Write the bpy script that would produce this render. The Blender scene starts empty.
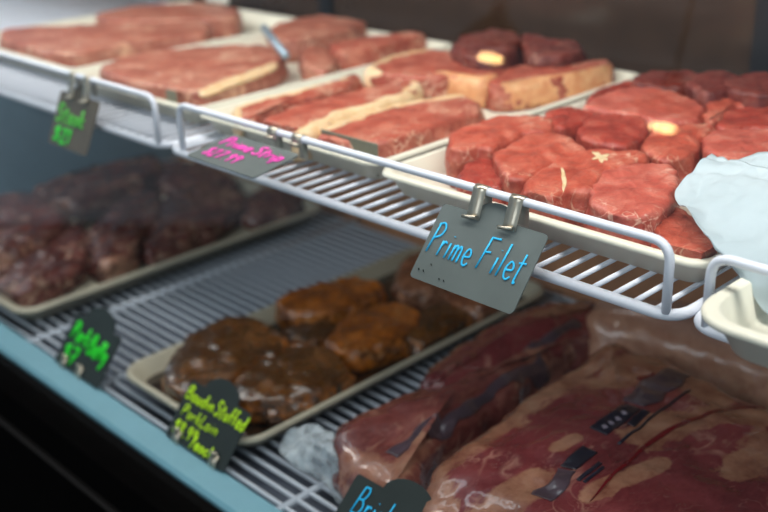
import bpy, bmesh, math, random
from mathutils import Vector, Matrix, noise
from mathutils.bvhtree import BVHTree
random.seed(7)
S = bpy.context.scene
COL = S.collection
U = 1.0          # height of the upper wire shelf
L = 0.70         # height of the lower wire deck
FY = 0.605       # front rod of the upper shelf
# ------------------------------------------------------------------ camera
FPX = 1040.0
R3 = Matrix(((0.69495, -0.25662, 0.67172), (0.71805, 0.29661, -0.62956), (-0.03768, 0.91985, 0.39040)))
R3 = Matrix([r for r in R3])
cz = (R3.col[2]).normalized(); cx = (R3.col[0] - cz * R3.col[0].dot(cz)).normalized(); cy = cz.cross(cx)
R3 = Matrix((cx, cy, cz)).transposed()
CAM = Vector((0, 0, U + 0.336))
cd = bpy.data.cameras.new('camera'); cam = bpy.data.objects.new('camera', cd); COL.objects.link(cam)
cam.matrix_world = Matrix.Translation(CAM) @ R3.to_4x4()
cd.sensor_width = 36; cd.lens = FPX / 768 * 36; cd.clip_start = 0.02
S.camera = cam
cd.dof.use_dof = True
cd.dof.aperture_fstop = 4.0

def ray(x, y):
    return (R3 @ Vector((x - 384, 256 - y, -FPX))).normalized()
def onz(x, y, z):
    r = ray(x, y); return CAM + r * ((z - CAM.z) / r.z)
def ony(x, y, Y):
    r = ray(x, y); return CAM + r * (Y / r.y)
cd.dof.focus_distance = (ony(490, 245, 0.57) - CAM).dot(-cz)

# ------------------------------------------------------------------ materials
def srgb(r, g, b):
    f = lambda c: (c / 255 / 12.92) if c / 255 <= 0.04045 else ((c / 255 + 0.055) / 1.055) ** 2.4
    return (f(r), f(g), f(b), 1)
class NT:
    def __init__(s, name):
        s.m = bpy.data.materials.new(name); s.m.use_nodes = True
        s.t = s.m.node_tree; s.n = s.t.nodes; s.b = s.n['Principled BSDF']; s.out = s.n['Material Output']
    def add(s, typ, **k):
        n = s.n.new(typ)
        for a, v in k.items():
            if a in n.inputs: n.inputs[a].default_value = v
            else: setattr(n, a, v)
        return n
    def link(s, a, b): s.t.links.new(a, b)
    def coord(s, scale=(1, 1, 1)):
        tc = s.add('ShaderNodeTexCoord'); mp = s.add('ShaderNodeMapping'); mp.inputs['Scale'].default_value = scale
        s.link(tc.outputs['Object'], mp.inputs['Vector']); return mp.outputs['Vector']
    def noise(s, vec, sc, detail=4, rough=.55, dist=0):
        n = s.add('ShaderNodeTexNoise'); n.inputs['Scale'].default_value = sc; n.inputs['Detail'].default_value = detail
        n.inputs['Roughness'].default_value = rough; n.inputs['Distortion'].default_value = dist
        s.link(vec, n.inputs['Vector']); return n.outputs['Fac']
    def ramp(s, fac, stops):
        r = s.add('ShaderNodeValToRGB'); e = r.color_ramp.elements
        while len(e) < len(stops): e.new(.5)
        for i, (p, c) in enumerate(stops):
            e[i].position = p; e[i].color = c if len(c) == 4 else (*c, 1)
        s.link(fac, r.inputs['Fac']); return r.outputs['Color']
    def mix(s, fac, a, b, mode='MIX'):
        m = s.add('ShaderNodeMix', data_type='RGBA', blend_type=mode)
        for i, v in ((0, fac), (6, a), (7, b)):
            if hasattr(v, 'is_output'): s.link(v, m.inputs[i])
            else: m.inputs[i].default_value = v
        return m.outputs[2]
    def math(s, op, a, b=0.0):
        m = s.add('ShaderNodeMath', operation=op)
        for i, v in ((0, a), (1, b)):
            if hasattr(v, 'is_output'): s.link(v, m.inputs[i])
            else: m.inputs[i].default_value = v
        return m.outputs[0]
    def bump(s, h, st, dist=.002):
        b = s.add('ShaderNodeBump'); b.inputs['Strength'].default_value = st; b.inputs['Distance'].default_value = dist
        s.link(h, b.inputs['Height']); s.link(b.outputs['Normal'], s.b.inputs['Normal'])
    def set(s, **k):
        for a, v in k.items():
            s.b.inputs[a.replace('_', ' ')].default_value = v
        return s

def plain(name, col, rough=.5, metal=0, var=.06, bump=0, coat=0, spec=.5, bsc=60):
    t = NT(name); v = t.coord()
    n = t.noise(v, 25, 5)
    lo = tuple(c * (1 - var) for c in col[:3]); hi = tuple(min(1, c * (1 + var)) for c in col[:3])
    t.link(t.ramp(n, [(.3, lo), (.7, hi)]), t.b.inputs['Base Color'])
    t.set(Roughness=rough, Metallic=metal, Coat_Weight=coat, Specular_IOR_Level=spec)
    if bump: t.bump(t.noise(v, bsc, 4), bump)
    return t.m

W0 = (0, 0, 0, 1); W1 = (1, 1, 1, 1)
def meat(name, dark, base, light, fat, fat_amt=.5, big=22, vein=38, rough=.34, stretch=(1, 1, 1), coat=0.0, sss=.12, patch=None, patch_at=.66, side=None, side_amt=.45, fatmap=None):
    t = NT(name); v = t.coord(); vs = t.coord(stretch)
    n1 = t.noise(v, big, 6, .6, .4)
    c = t.ramp(n1, [(.26, dark), (.5, base), (.74, light)])
    fb = t.noise(vs, 210, 3, .6, .3)
    c = t.mix(.22, c, t.ramp(fb, [(.3, dark), (.7, light)]))
    # marbling: thin crooked seams of fat
    n2 = t.noise(vs, vein, 3, .5, 1.2)
    seam = t.ramp(n2, [(.472, W0), (.5, W1), (.53, W0)])
    gate = t.ramp(t.noise(v, 19, 2, .5), [(.5, W0), (.66, W1)])
    n3 = t.noise(vs, vein * 3.1, 3, .55, .8)
    seam2 = t.ramp(n3, [(.49, W0), (.502, (.6, .6, .6)), (.516, W0)])
    gate2 = t.ramp(t.noise(v, 33, 2, .5), [(.47, W0), (.62, W1)])
    f = t.mix(1.0, t.mix(1.0, seam, gate, 'MULTIPLY'), t.mix(1.0, seam2, gate2, 'MULTIPLY'), 'ADD')
    at = t.add('ShaderNodeAttribute', attribute_name='cut')
    c = t.mix(t.math('MULTIPLY', t.math('SUBTRACT', 1.0, at.outputs['Fac']), side_amt), c, t.mix(t.ramp(t.noise(v, 70, 4), [(.42, W0), (.72, W1)]), dark, side or light))
    fac = t.math('MULTIPLY', f, fat_amt)
    fac = t.math('MINIMUM', fac, .92)
    c = t.mix(fac, c, fat)
    if patch:
        p = t.ramp(t.noise(vs, 13, 6, .62, .6), [(patch_at, W0), (patch_at + .06, W1)])
        c = t.mix(t.math('MULTIPLY', p, .85), c, patch)
    if fatmap:
        fa = t.add('ShaderNodeAttribute', attribute_name='fatmap')
        q = t.math('ADD', fa.outputs['Fac'], t.math('MULTIPLY', t.math('SUBTRACT', t.noise(vs, 42, 6, .62, .5), .5), 1.5))
        fm = t.ramp(q, [(.46, W0), (.62, W1)])
        fc = t.ramp(t.noise(v, 30, 5, .6), [(.3, fatmap[0]), (.52, fatmap[1]), (.75, fatmap[2])])
        c = t.mix(t.math('MULTIPLY', fm, .92), c, fc)
    t.link(c, t.b.inputs['Base Color'])
    h = t.math('ADD', t.math('MULTIPLY', n1, 1.0), t.math('MULTIPLY', fb, .35))
    h = t.math('ADD', h, t.math('MULTIPLY', fac, .25))
    t.bump(h, .55, .004)
    t.set(Roughness=rough, Subsurface_Weight=sss, Subsurface_Scale=.006, Coat_Weight=coat, Coat_Roughness=.07, Specular_IOR_Level=.42)
    t.b.inputs['Subsurface Radius'].default_value = (1, .35, .25)
    return t.m

M = {}
M['filet'] = meat('filet_beef', srgb(126, 38, 24), srgb(184, 78, 56), srgb(210, 120, 96), srgb(232, 184, 156), .8, rough=.4, big=34)
M['filet_pink'] = meat('filet_beef_pink', srgb(140, 46, 36), srgb(188, 86, 70), srgb(212, 128, 108), srgb(236, 192, 170), .85, rough=.4, big=34)
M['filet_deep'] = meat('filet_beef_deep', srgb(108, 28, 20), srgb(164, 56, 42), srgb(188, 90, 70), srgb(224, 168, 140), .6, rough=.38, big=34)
M['filet_dim'] = meat('filet_beef_dim', srgb(66, 18, 14), srgb(108, 36, 28), srgb(138, 66, 54), srgb(196, 150, 128), .7, rough=.4, big=34)  # shaded copy of the filet beef: back row dimness put into the colour
M['steak'] = meat('strip_beef', srgb(124, 40, 28), srgb(178, 80, 60), srgb(208, 132, 106), srgb(234, 194, 164), 1.0, big=30, vein=46, rough=.42, patch=srgb(214, 146, 120), patch_at=.64)
M['steak_pale'] = meat('pale_beef', srgb(122, 52, 38), srgb(172, 94, 74), srgb(204, 146, 120), srgb(228, 188, 160), .9, big=26, rough=.44, patch=srgb(214, 166, 136), patch_at=.62)
M['pale_pack'] = meat('pale_packed_meat', srgb(140, 92, 72), srgb(176, 130, 106), srgb(196, 154, 128), srgb(120, 60, 54), .5, big=14, rough=.3, coat=.6)
M['fat'] = meat('beef_fat', srgb(212, 168, 118), srgb(236, 206, 160), srgb(246, 228, 192), srgb(222, 130, 96), .35, rough=.42, sss=.2)
M['fat_orange'] = meat('golden_beef_fat', srgb(205, 130, 84), srgb(228, 168, 118), srgb(240, 200, 152), srgb(200, 84, 56), .5, rough=.42, sss=.2)
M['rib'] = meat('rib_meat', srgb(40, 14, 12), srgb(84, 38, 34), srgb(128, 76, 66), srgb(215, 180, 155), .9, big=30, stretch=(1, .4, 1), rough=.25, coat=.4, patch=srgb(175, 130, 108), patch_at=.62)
M['bone'] = plain('rib_bone', srgb(205, 190, 172), .35, bump=.3)
M['pork'] = meat('glazed_pork', srgb(60, 28, 6), srgb(140, 74, 14), srgb(222, 122, 20), srgb(225, 170, 110), .6, big=30, rough=.2, coat=.7, side=srgb(226, 136, 40), side_amt=.8, patch=srgb(222, 124, 24), patch_at=.56)
M['pork_dark'] = meat('dark_glazed_pork', srgb(34, 18, 6), srgb(66, 40, 12), srgb(128, 76, 18), srgb(190, 130, 80), .4, big=26, rough=.2, coat=.7, side=srgb(204, 120, 44), side_amt=.8, patch=srgb(176, 100, 30), patch_at=.62)
M['pork_pale'] = meat('pale_glazed_pork', srgb(70, 34, 18), srgb(132, 82, 56), srgb(190, 130, 96), srgb(225, 180, 150), .6, big=30, rough=.2, coat=.7, side=srgb(206, 150, 116), side_amt=.8)
M['juice'] = plain('brown_juices', srgb(40, 28, 18), .12, var=.4, coat=.6)
M['brisket'] = meat('packed_brisket', srgb(74, 26, 28), srgb(112, 52, 50), srgb(152, 94, 82), srgb(196, 156, 132), .6, big=16, vein=20, rough=.27, coat=.9, stretch=(1, .5, 1), patch=srgb(160, 112, 94), patch_at=.58, fatmap=(srgb(120, 70, 58), srgb(160, 110, 90), srgb(180, 136, 112)))
M['brisket_lean'] = meat('packed_brisket_lean', srgb(80, 24, 30), srgb(112, 42, 46), srgb(140, 66, 66), srgb(200, 150, 130), .5, big=14, vein=20, rough=.27, coat=.9, stretch=(1, .5, 1), patch=srgb(140, 84, 80), patch_at=.66, fatmap=(srgb(112, 60, 44), srgb(156, 108, 84), srgb(178, 134, 108)))
M['brisket_fat'] = meat('packed_brisket_fat', srgb(122, 66, 46), srgb(170, 118, 90), srgb(190, 142, 112), srgb(120, 46, 36), .8, big=34, vein=60, rough=.28, coat=.9)
M['blood'] = plain('trapped_blood', srgb(104, 14, 22), .2, coat=.8)
M['ink'] = plain('navy_print', srgb(22, 24, 40), .35, coat=.5, var=.4)
M['ink_soft'] = plain('faded_navy_print', srgb(70, 56, 66), .3, coat=.8, var=.3)
M['ink_pale'] = plain('pale_print', srgb(140, 128, 140), .4, coat=.4)
M['wire'] = plain('white_coated_wire', srgb(226, 230, 240), .38, var=.02, bump=.05)
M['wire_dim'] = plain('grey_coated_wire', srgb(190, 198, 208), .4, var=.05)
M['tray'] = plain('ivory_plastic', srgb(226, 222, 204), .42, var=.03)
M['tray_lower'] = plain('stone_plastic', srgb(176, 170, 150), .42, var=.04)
M['steel'] = plain('brushed_steel', srgb(160, 156, 150), .3, metal=.9, var=.1)
M['clip'] = plain('nickel_clip', srgb(196, 186, 168), .3, metal=.85, var=.12)
M['ledge'] = plain('painted_ledge', srgb(116, 168, 184), .45, var=.05)
M['black'] = plain('black_enamel', srgb(5, 4, 4), .9, var=.2, spec=.03)
M['trimdark'] = plain('dark_brown_trim', srgb(24, 16, 10), .8)
M['pan'] = plain('grey_blue_pan', srgb(84, 92, 106), .45, var=.1)  # bluish haze over the lower grid is put into this colour
M['slate'] = plain('chalkboard_card', srgb(62, 68, 68), .42, var=.12)
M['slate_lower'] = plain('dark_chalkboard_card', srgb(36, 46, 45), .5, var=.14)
M['card_back'] = plain('grey_card', srgb(120, 118, 100), .5, var=.06)
M['endwall'] = plain('pale_blue_liner', srgb(62, 148, 184), .5, var=.03)
M['divider'] = plain('blue_grey_liner', srgb(112, 138, 152), .4, var=.05)
M['backpanel'] = plain('brown_liner', srgb(190, 132, 88), .32, var=.18, spec=.5)
M['door'] = plain('dark_brown_door', srgb(60, 44, 34), .22, var=.15, coat=.3)
M['doorframe'] = plain('black_door_frame', srgb(28, 28, 32), .3, var=.1)
M['canopy'] = plain('white_canopy', srgb(196, 196, 192), .5)
M['floor'] = plain('dark_floor', srgb(66, 58, 52), .5, var=.2)
M['ceiling'] = plain('brown_ceiling', srgb(92, 76, 62), .7, var=.15)
M['brass'] = plain('dark_lamp_metal', srgb(60, 48, 36), .35, metal=.6)

def ink(name, rgb, e=0.0):
    return plain(name, srgb(*rgb), .55, var=.05)
M['cyan'] = ink('cyan_chalk_ink', (20, 190, 245)); M['pink'] = ink('pink_chalk_ink', (255, 70, 190))
M['green'] = ink('green_chalk_ink', (20, 215, 30)); M['lime'] = ink('lime_chalk_ink', (196, 245, 10))
M['leaf'] = ink('leaf_green_chalk_ink', (70, 190, 40))

def m_paper():
    t = NT('butcher_paper'); v = t.coord()
    t.link(t.ramp(t.noise(v, 9, 3), [(.3, srgb(188, 203, 209)), (.7, srgb(210, 222, 227))]), t.b.inputs['Base Color'])
    t.set(Roughness=.6); t.bump(t.noise(v, 60, 4), .12)
    tr = t.add('ShaderNodeBsdfTranslucent'); tr.inputs['Color'].default_value = srgb(220, 232, 236)
    mx = t.add('ShaderNodeMixShader'); mx.inputs[0].default_value = .25
    t.link(t.b.outputs[0], mx.inputs[1]); t.link(tr.outputs[0], mx.inputs[2]); t.link(mx.outputs[0], t.out.inputs['Surface'])
    return t.m
M['paper'] = m_paper()
def m_film():
    t = NT('clear_film'); v = t.coord()
    t.set(Roughness=.18, Specular_IOR_Level=.9); t.b.inputs['Base Color'].default_value = srgb(214, 226, 232)
    t.bump(t.noise(v, 70, 5, .6, 1.0), .8, .006)
    tr = t.add('ShaderNodeBsdfTransparent'); mx = t.add('ShaderNodeMixShader')
    t.link(t.ramp(t.noise(v, 45, 4, .6, 1.0), [(.35, (.22, .22, .22)), (.7, (.7, .7, .7))]), mx.inputs[0])
    t.link(tr.outputs[0], mx.inputs[1]); t.link(t.b.outputs[0], mx.inputs[2]); t.link(mx.outputs[0], t.out.inputs['Surface'])
    return t.m
M['film'] = m_film()
def m_glass():
    t = NT('display_glass')
    tr = t.add('ShaderNodeBsdfTransparent'); tr.inputs['Color'].default_value = (.97, .985, .98, 1)
    gl = t.add('ShaderNodeBsdfGlossy'); gl.inputs['Roughness'].default_value = 0.0
    lw = t.add('ShaderNodeLayerWeight'); lw.inputs['Blend'].default_value = .5
    fc = t.math('ADD', .045, t.math('MULTIPLY', t.math('POWER', lw.outputs['Facing'], 5.0), .95))
    mx = t.add('ShaderNodeMixShader')
    t.link(fc, mx.inputs[0]); t.link(tr.outputs[0], mx.inputs[1]); t.link(gl.outputs[0], mx.inputs[2])
    t.link(mx.outputs[0], t.out.inputs['Surface']); return t.m
M['glass'] = m_glass()
def m_emit(name, col, st):
    t = NT(name); e = t.add('ShaderNodeEmission'); e.inputs['Color'].default_value = col; e.inputs['Strength'].default_value = st
    t.link(e.outputs[0], t.out.inputs['Surface']); return t.m

# ------------------------------------------------------------------ object helpers
def tag(o, label=None, cat=None, group=None, kind=None):
    if label: o['label'] = label
    if cat: o['category'] = cat
    if group: o['group'] = group
    if kind: o['kind'] = kind
    return o
def thing(name, loc, label, cat, group=None, mat=None):
    o = bpy.data.objects.new(name, None); COL.objects.link(o); o.empty_display_size = .03
    if mat is not None: o.matrix_world = mat
    else: o.location = loc
    return tag(o, label, cat, group)
def build(name, bm, m, parent=None, smooth=True, origin=None):
    me = bpy.data.meshes.new(name)
    if origin is not None:
        bmesh.ops.translate(bm, verts=bm.verts, vec=-Vector(origin))
    bmesh.ops.recalc_face_normals(bm, faces=bm.faces)
    bm.to_mesh(me); bm.free()
    if smooth:
        for p in me.polygons: p.use_smooth = True
    me.materials.append(m)
    o = bpy.data.objects.new(name, me); COL.objects.link(o)
    if origin is not None: o.location = origin
    if parent is not None:
        o.parent = parent
    return o
def sub(o, parent): o.parent = parent; return o
def box_bm(x0, x1, y0, y1, z0, z1, bev=0.0, bm=None):
    bm = bm or bmesh.new()
    r = bmesh.ops.create_cube(bm, size=1)
    for v in r['verts']:
        v.co = Vector((x0 + (v.co.x + .5) * (x1 - x0), y0 + (v.co.y + .5) * (y1 - y0), z0 + (v.co.z + .5) * (z1 - z0)))
    if bev:
        es = list({e for v in r['verts'] for e in v.link_edges})
        bmesh.ops.bevel(bm, geom=es, offset=bev, segments=3, affect='EDGES', profile=.5)
    return bm
def fillet(pts, rad, n=6):
    out = [Vector(pts[0])]
    for i in range(1, len(pts) - 1):
        p, a, b = Vector(pts[i]), Vector(pts[i - 1]), Vector(pts[i + 1])
        da, db = (a - p), (b - p); r = min(rad, da.length * .49, db.length * .49)
        s, e = p + da.normalized() * r, p + db.normalized() * r
        for k in range(n + 1):
            t = k / n; out.append(s * (1 - t) ** 2 + p * 2 * t * (1 - t) + e * t * t)
    out.append(Vector(pts[-1])); return out
def tube(path, r, seg=10, bm=None, closed=False, cap=True, flat=None):
    bm = bm or bmesh.new(); path = [Vector(p) for p in path]; rings = []
    n = len(path); prev = None
    for i, p in enumerate(path):
        a = path[i - 1] if (i or closed) else p; b = path[(i + 1) % n] if (i < n - 1 or closed) else p
        t = (b - a).normalized() if (b - a).length else Vector((1, 0, 0))
        if prev is None:
            up = Vector((0, 0, 1)) if abs(t.z) < .9 else Vector((0, 1, 0)); u = t.cross(up).normalized()
        else:
            u = (prev - t * prev.dot(t)).normalized()
        prev = u; w = t.cross(u)
        ring = []
        for k in range(seg):
            an = 2 * math.pi * k / seg; d = u * math.cos(an) * r + w * math.sin(an) * r
            if flat is not None: d = d - flat[0] * d.dot(flat[0]) * (1 - flat[1])
            ring.append(bm.verts.new(p + d))
        rings.append(ring)
    m = n if closed else n - 1
    for i in range(m):
        A, B = rings[i], rings[(i + 1) % n]
        for k in range(seg): bm.faces.new((A[k], A[(k + 1) % seg], B[(k + 1) % seg], B[k]))
    if cap and not closed:
        bm.faces.new(rings[0]); bm.faces.new(rings[-1])
    return bm
def smooth_loop(pts, n):
    P = [Vector((p[0], p[1])) for p in pts]; m = len(P); dense = []
    for i in range(m):
        p0, p1, p2, p3 = P[i - 1], P[i], P[(i + 1) % m], P[(i + 2) % m]
        for k in range(16):
            t = k / 16
            c = .5 * ((2 * p1) + (p2 - p0) * t + (2 * p0 - 5 * p1 + 4 * p2 - p3) * t * t + (3 * p1 - p0 - 3 * p2 + p3) * t ** 3)
            l = p1.lerp(p2, t); dense.append(l.lerp(c, .75))
    ln = [0]
    for i in range(len(dense)): ln.append(ln[-1] + (dense[(i + 1) % len(dense)] - dense[i]).length)
    tot = ln[-1]; out = []; j = 0
    for k in range(n):
        d = tot * k / n
        while ln[j + 1] < d: j += 1
        f = (d - ln[j]) / max(1e-9, ln[j + 1] - ln[j]); out.append(dense[j].lerp(dense[(j + 1) % len(dense)], f))
    return out
def area2(P): return sum(P[i - 1].x * P[i].y - P[i].x * P[i - 1].y for i in range(len(P)))
def fn(p, f, seed): return noise.fractal(Vector((p[0] * f + seed * 3.7, p[1] * f - seed * 1.9, p[2] * f + seed)), 1.0, 2.0, 4)

def slab(name, pts, ztop, zbot, mat, rnd=.009, amp=.003, freq=30, seed=0, dome=.003, bulge=.003, shrink=0.0, tilt=(0, 0), parent=None, N=84, ripple=0.0, clip=None, grow=0.0, K=13):
    P = smooth_loop(pts, N)
    if area2(P) < 0: P.reverse()
    c = sum(P, Vector((0, 0))) / N
    nr = []
    for i in range(N):
        t = (P[(i + 1) % N] - P[i - 1]).normalized(); nr.append(Vector((t.y, -t.x)))
    P = [p + n * grow for p, n in zip(P, nr)]
    bm = bmesh.new(); rings = []
    h = ztop - zbot
    rr = min(rnd, h * .45)
    def top_z(q, s):
        w = (P0 - 0) if False else 0
        return ztop + dome * (1 - s * s) + tilt[0] * (q.x - c.x) + tilt[1] * (q.y - c.y)
    for k in range(1, K + 1):
        s = k / K
        ring = []
        for i in range(N):
            q = c.lerp(P[i] - nr[i] * rr, s)
            ring.append((q, top_z(q, s), .65))
        rings.append(ring)
    for k in range(1, 6):
        a = math.pi / 2 * k / 5; ring = []
        for i in range(N):
            q = P[i] - nr[i] * rr * (1 - math.sin(a)); zt = top_z(P[i], 1)
            ring.append((q, zt - rr * (1 - math.cos(a)), .9))
        rings.append(ring)
    for k in range(1, 8):
        t = k / 7; ring = []
        for i in range(N):
            off = bulge * math.sin(math.pi * min(1, t * 1.05)) - shrink * t * h
            q = P[i] + nr[i] * off; zt = top_z(P[i], 1) - rr
            ring.append((q, zt + (zbot - zt) * t, 1.0 if t < .95 else .4))
        rings.append(ring)
    vr = []
    for ring in rings:
        row = []
        for i, (q, z, w) in enumerate(ring):
            p = Vector((q.x, q.y, z))
            d = fn(p, freq, seed) * amp * w + fn(p, freq * 3.3, seed + 5) * amp * .4 * w
            if ripple: d += ripple * w * math.sin(p.x * 170 + 4 * fn(p, 18, seed))
            dirv = Vector((nr[i].x * .5, nr[i].y * .5, .8))
            if w >= .9: dirv = Vector((nr[i].x, nr[i].y, .35))
            p += dirv * d
            if p.z < zbot: p.z = zbot
            if clip:
                m = .0215 - .011 * min(1, (p.z - zbot) / .022)
                p.x = min(max(p.x, clip[0] + m), clip[1] - m); p.y = min(max(p.y, clip[2] + m), clip[3] - m)
            row.append(bm.verts.new(p))
        vr.append(row)
    cv = bm.verts.new(Vector((c.x, c.y, top_z(c, 0) + fn((c.x, c.y, ztop), freq, seed) * amp * .5)))
    for i in range(N): bm.faces.new((cv, vr[0][i], vr[0][(i + 1) % N]))
    for a, b in zip(vr, vr[1:]):
        for i in range(N): bm.faces.new((a[i], b[i], b[(i + 1) % N], a[(i + 1) % N]))
    bm.faces.new(vr[-1][::-1])
    bm.verts.index_update()
    cut = {}
    for ri, row in enumerate(vr):
        for v in row: cut[v.index] = 1.0 if ri < K + 1 else (.8, .5, .2, 0)[min(3, ri - K - 1)]
    bm.verts.ensure_lookup_table(); cutl = [cut.get(i, 1.0) for i in range(len(bm.verts))]
    o = build(name, bm, mat, parent, origin=(c.x, c.y, zbot))
    at = o.data.attributes.new('cut', 'FLOAT', 'POINT')
    at.data.foreach_set('value', cutl)
    return o, P, nr
def pz(pts, z): return [onz(x, y, z) for x, y in pts]

def bvh_of(o):
    me = o.data; mw = Matrix.Translation(o.location)
    return BVHTree.FromPolygons([mw @ v.co for v in me.vertices], [tuple(p.vertices) for p in me.polygons])
def drape(name, path, width, bvh, mat, parent, off=.0012, n=40, jag=0.0, taper=False):
    """a ribbon laid on a piece of meat, following its surface"""
    P = [Vector((p[0], p[1])) for p in path]
    ln = [0]
    for a, b in zip(P, P[1:]): ln.append(ln[-1] + (b - a).length)
    bm = bmesh.new(); rows = []
    W = 10
    for k in range(n + 1):
        d = ln[-1] * k / n; j = 0
        while j < len(P) - 2 and ln[j + 1] < d: j += 1
        f = (d - ln[j]) / max(1e-9, ln[j + 1] - ln[j]); q = P[j].lerp(P[j + 1], f); t = (P[j + 1] - P[j]).normalized(); s = Vector((t.y, -t.x))
        w = width * (max(0.0, math.sin(math.pi * k / n)) ** .5 if taper else 1)
        wl = w * (.5 + jag * noise.noise(Vector((q.x * 45, q.y * 45, 3.1)))); wr = w * (.5 + jag * noise.noise(Vector((q.x * 45, q.y * 45, 9.7))))
        row = []
        for i in range(W + 1):
            p = q + s * (-wl + (wl + wr) * i / W); h = bvh.ray_cast(Vector((p.x, p.y, 3)), Vector((0, 0, -1)))
            row.append(None if h[0] is None else h[0] + h[1] * off)
        rows.append(row)
    vs = [[None if p is None else bm.verts.new(p) for p in r] for r in rows]
    for a, b in zip(vs, vs[1:]):
        for i in range(W):
            q = (a[i], a[i + 1], b[i + 1], b[i])
            if all(q) and max(x.co.z for x in q) - min(x.co.z for x in q) < .02: bm.faces.new(q)
    loose = [v for v in bm.verts if not v.link_faces]
    bmesh.ops.delete(bm, geom=loose, context='VERTS')
    bm2 = bm
    r = bmesh.ops.extrude_face_region(bm2, geom=list(bm2.faces))
    for v in [g for g in r['geom'] if isinstance(g, bmesh.types.BMVert)]: v.co.z -= .0008
    return build(name, bm2, mat, parent)
def fat_strip(P, nr, a, b, w, ztop, zbot, mat, origin_parent, name='fat_cap', seed=1, out=.0035, rise=.0015, full=True):
    """fat along part of a steak's outline (indices as fractions of the loop, a to b)"""
    N = len(P); i0 = int(a * N); i1 = int(b * N); bm = bmesh.new(); rows = []
    for k in range(i0, i1 + 1):
        i = k % N; f = (k - i0) / max(1, i1 - i0); e = min(1, f * 7, (1 - f) * 7) ** .6
        p, n = P[i], nr[i]
        ww = w * (.35 + .65 * e) * (1 + .45 * fn((p.x, p.y, 0), 40, seed)); o = out * e
        zb = zbot + .002
        prof = [(o * .3, zb), (o, zb + (ztop - zb) * .3), (o * 1.1, zb + (ztop - zb) * .65), (o * .6, ztop - .004), (-.003, ztop + rise * e), (-ww * .5, ztop + rise * 1.4 * e), (-ww * .85, ztop + rise * .9 * e), (-ww, ztop - .004), (-ww * .8, zb)]
        row = []
        for d, z in prof:
            v = Vector((p.x + n.x * d, p.y + n.y * d, z)); j = fn(v, 60, seed) * .0016
            row.append(bm.verts.new(v + Vector((n.x * j, n.y * j, j * .6))))
        rows.append(row)
    m = len(rows[0])
    for A, B in zip(rows, rows[1:]):
        for i in range(m): bm.faces.new((A[i], A[(i + 1) % m], B[(i + 1) % m], B[i]))
    bm.faces.new(rows[0]); bm.faces.new(rows[-1])
    o = build(name, bm, mat)
    o.parent = origin_parent; o.matrix_parent_inverse = Matrix.Translation(-origin_parent.location)
    return o

# ------------------------------------------------------------------ setting
fl = build('floor', box_bm(-5, 3, -4, 2.5, -.05, 0), M['floor'], smooth=False); tag(fl, 'dark shop floor', 'floor', kind='structure')
ce = build('ceiling', box_bm(-5, 3, -4, 2.5, 3.0, 3.05), M['ceiling'], smooth=False); tag(ce, 'brown shop ceiling', 'ceiling', kind='structure')
wb = build('wall_back', box_bm(-5, 3, 2.5, 2.55, 0, 3), M['ceiling'], smooth=False); tag(wb, 'brown shop wall behind the case', 'wall', kind='structure')

# the refrigerated case: one thing, everything fixed to it is a part
XL, XR = -2.32, .45
case = thing('display_case', (-.9, .85, 0), 'long refrigerated meat display case with black base and slanted front glass', 'display case')
def cpart(name, bm, m, smooth=False):
    o = build(name, bm, m, smooth=smooth); o.parent = case; o.matrix_parent_inverse = Matrix.Translation(-case.location); return o
DOORY = 1.235
cpart('base', box_bm(XL, XR, .51, 1.32, 0.0, L - .04, .004), M['black'])
bmf = box_bm(XL, XR, .425, .4685, .25, L - .006, .003); cpart('front_bumper', bmf, M['black'])
cpart('bumper_trim', box_bm(XL, XR, .419, .426, L - .06, L - .052, .002), M['trimdark'])
# sloping ledge in front of the lower grid
bm = bmesh.new()
prof = [(.470, L - .034), (.470, L - .004), (.474, L - .0005), (.503, L + .0015), (.507, L - .002), (.507, L - .034)]
A = [bm.verts.new((XL, y, z)) for y, z in prof]; B = [bm.verts.new((XR, y, z)) for y, z in prof]
for i in range(len(prof)): bm.faces.new((A[i], A[(i + 1) % 6], B[(i + 1) % 6], B[i]))
bm.faces.new(A); bm.faces.new(B); ledge = cpart('front_ledge', bm, M['ledge'])
cpart('inner_floor', box_bm(XL, XR, .508, 1.26, L - .026, L - .020), M['pan'])
cpart('lower_back_panel', box_bm(XL, XR, 1.125, 1.14, L - .06, U - .012), M['backpanel'])
cpart('end_panel', box_bm(XL - .02, XL, .46, 1.3, L - .06, U + .56), M['endwall'])
cpart('end_panel', box_bm(XR, XR + .02, .46, 1.3, L - .06, U + .56), M['endwall'])
cpart('lower_divider', box_bm(-1.815, -1.80, .52, 1.124, L, U - .03, .002), M['divider'])
cpart('canopy', box_bm(XL, XR, .46, 1.32, U + .56, U + .62, .005), M['canopy'])  # unseen case top, built to keep world light out from above
cpart('rear_rail', box_bm(XL, XR, 1.14, 1.30, U - .07, U - .012, .003), M['doorframe'])
xs = [XL, -1.45, -.62, XR]
for a, b in zip(xs, xs[1:]):
    d = cpart('sliding_door', box_bm(a, b, DOORY, DOORY + .012, U - .012, U + .56), M['door'])
    f = cpart('door_frame', box_bm(a, a + .028, DOORY - .012, DOORY, U - .012, U + .56, .002), M['doorframe'])
cpart('door_frame', box_bm(-1.08, -1.02, DOORY - .005, DOORY, U + .10, U + .56, .002), M['steel'])
# slanted pane
gy = lambda z: .44 + .15 * (z - (L - .03))
bm = bmesh.new()
vs = [bm.verts.new((x, gy(z), z)) for x, z in ((XL, L - .004), (XR, L - .004), (XR, U + .56), (XL, U + .56))]
bm.faces.new(vs); glass = cpart('glass_pane', bm, M['glass'])

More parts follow.
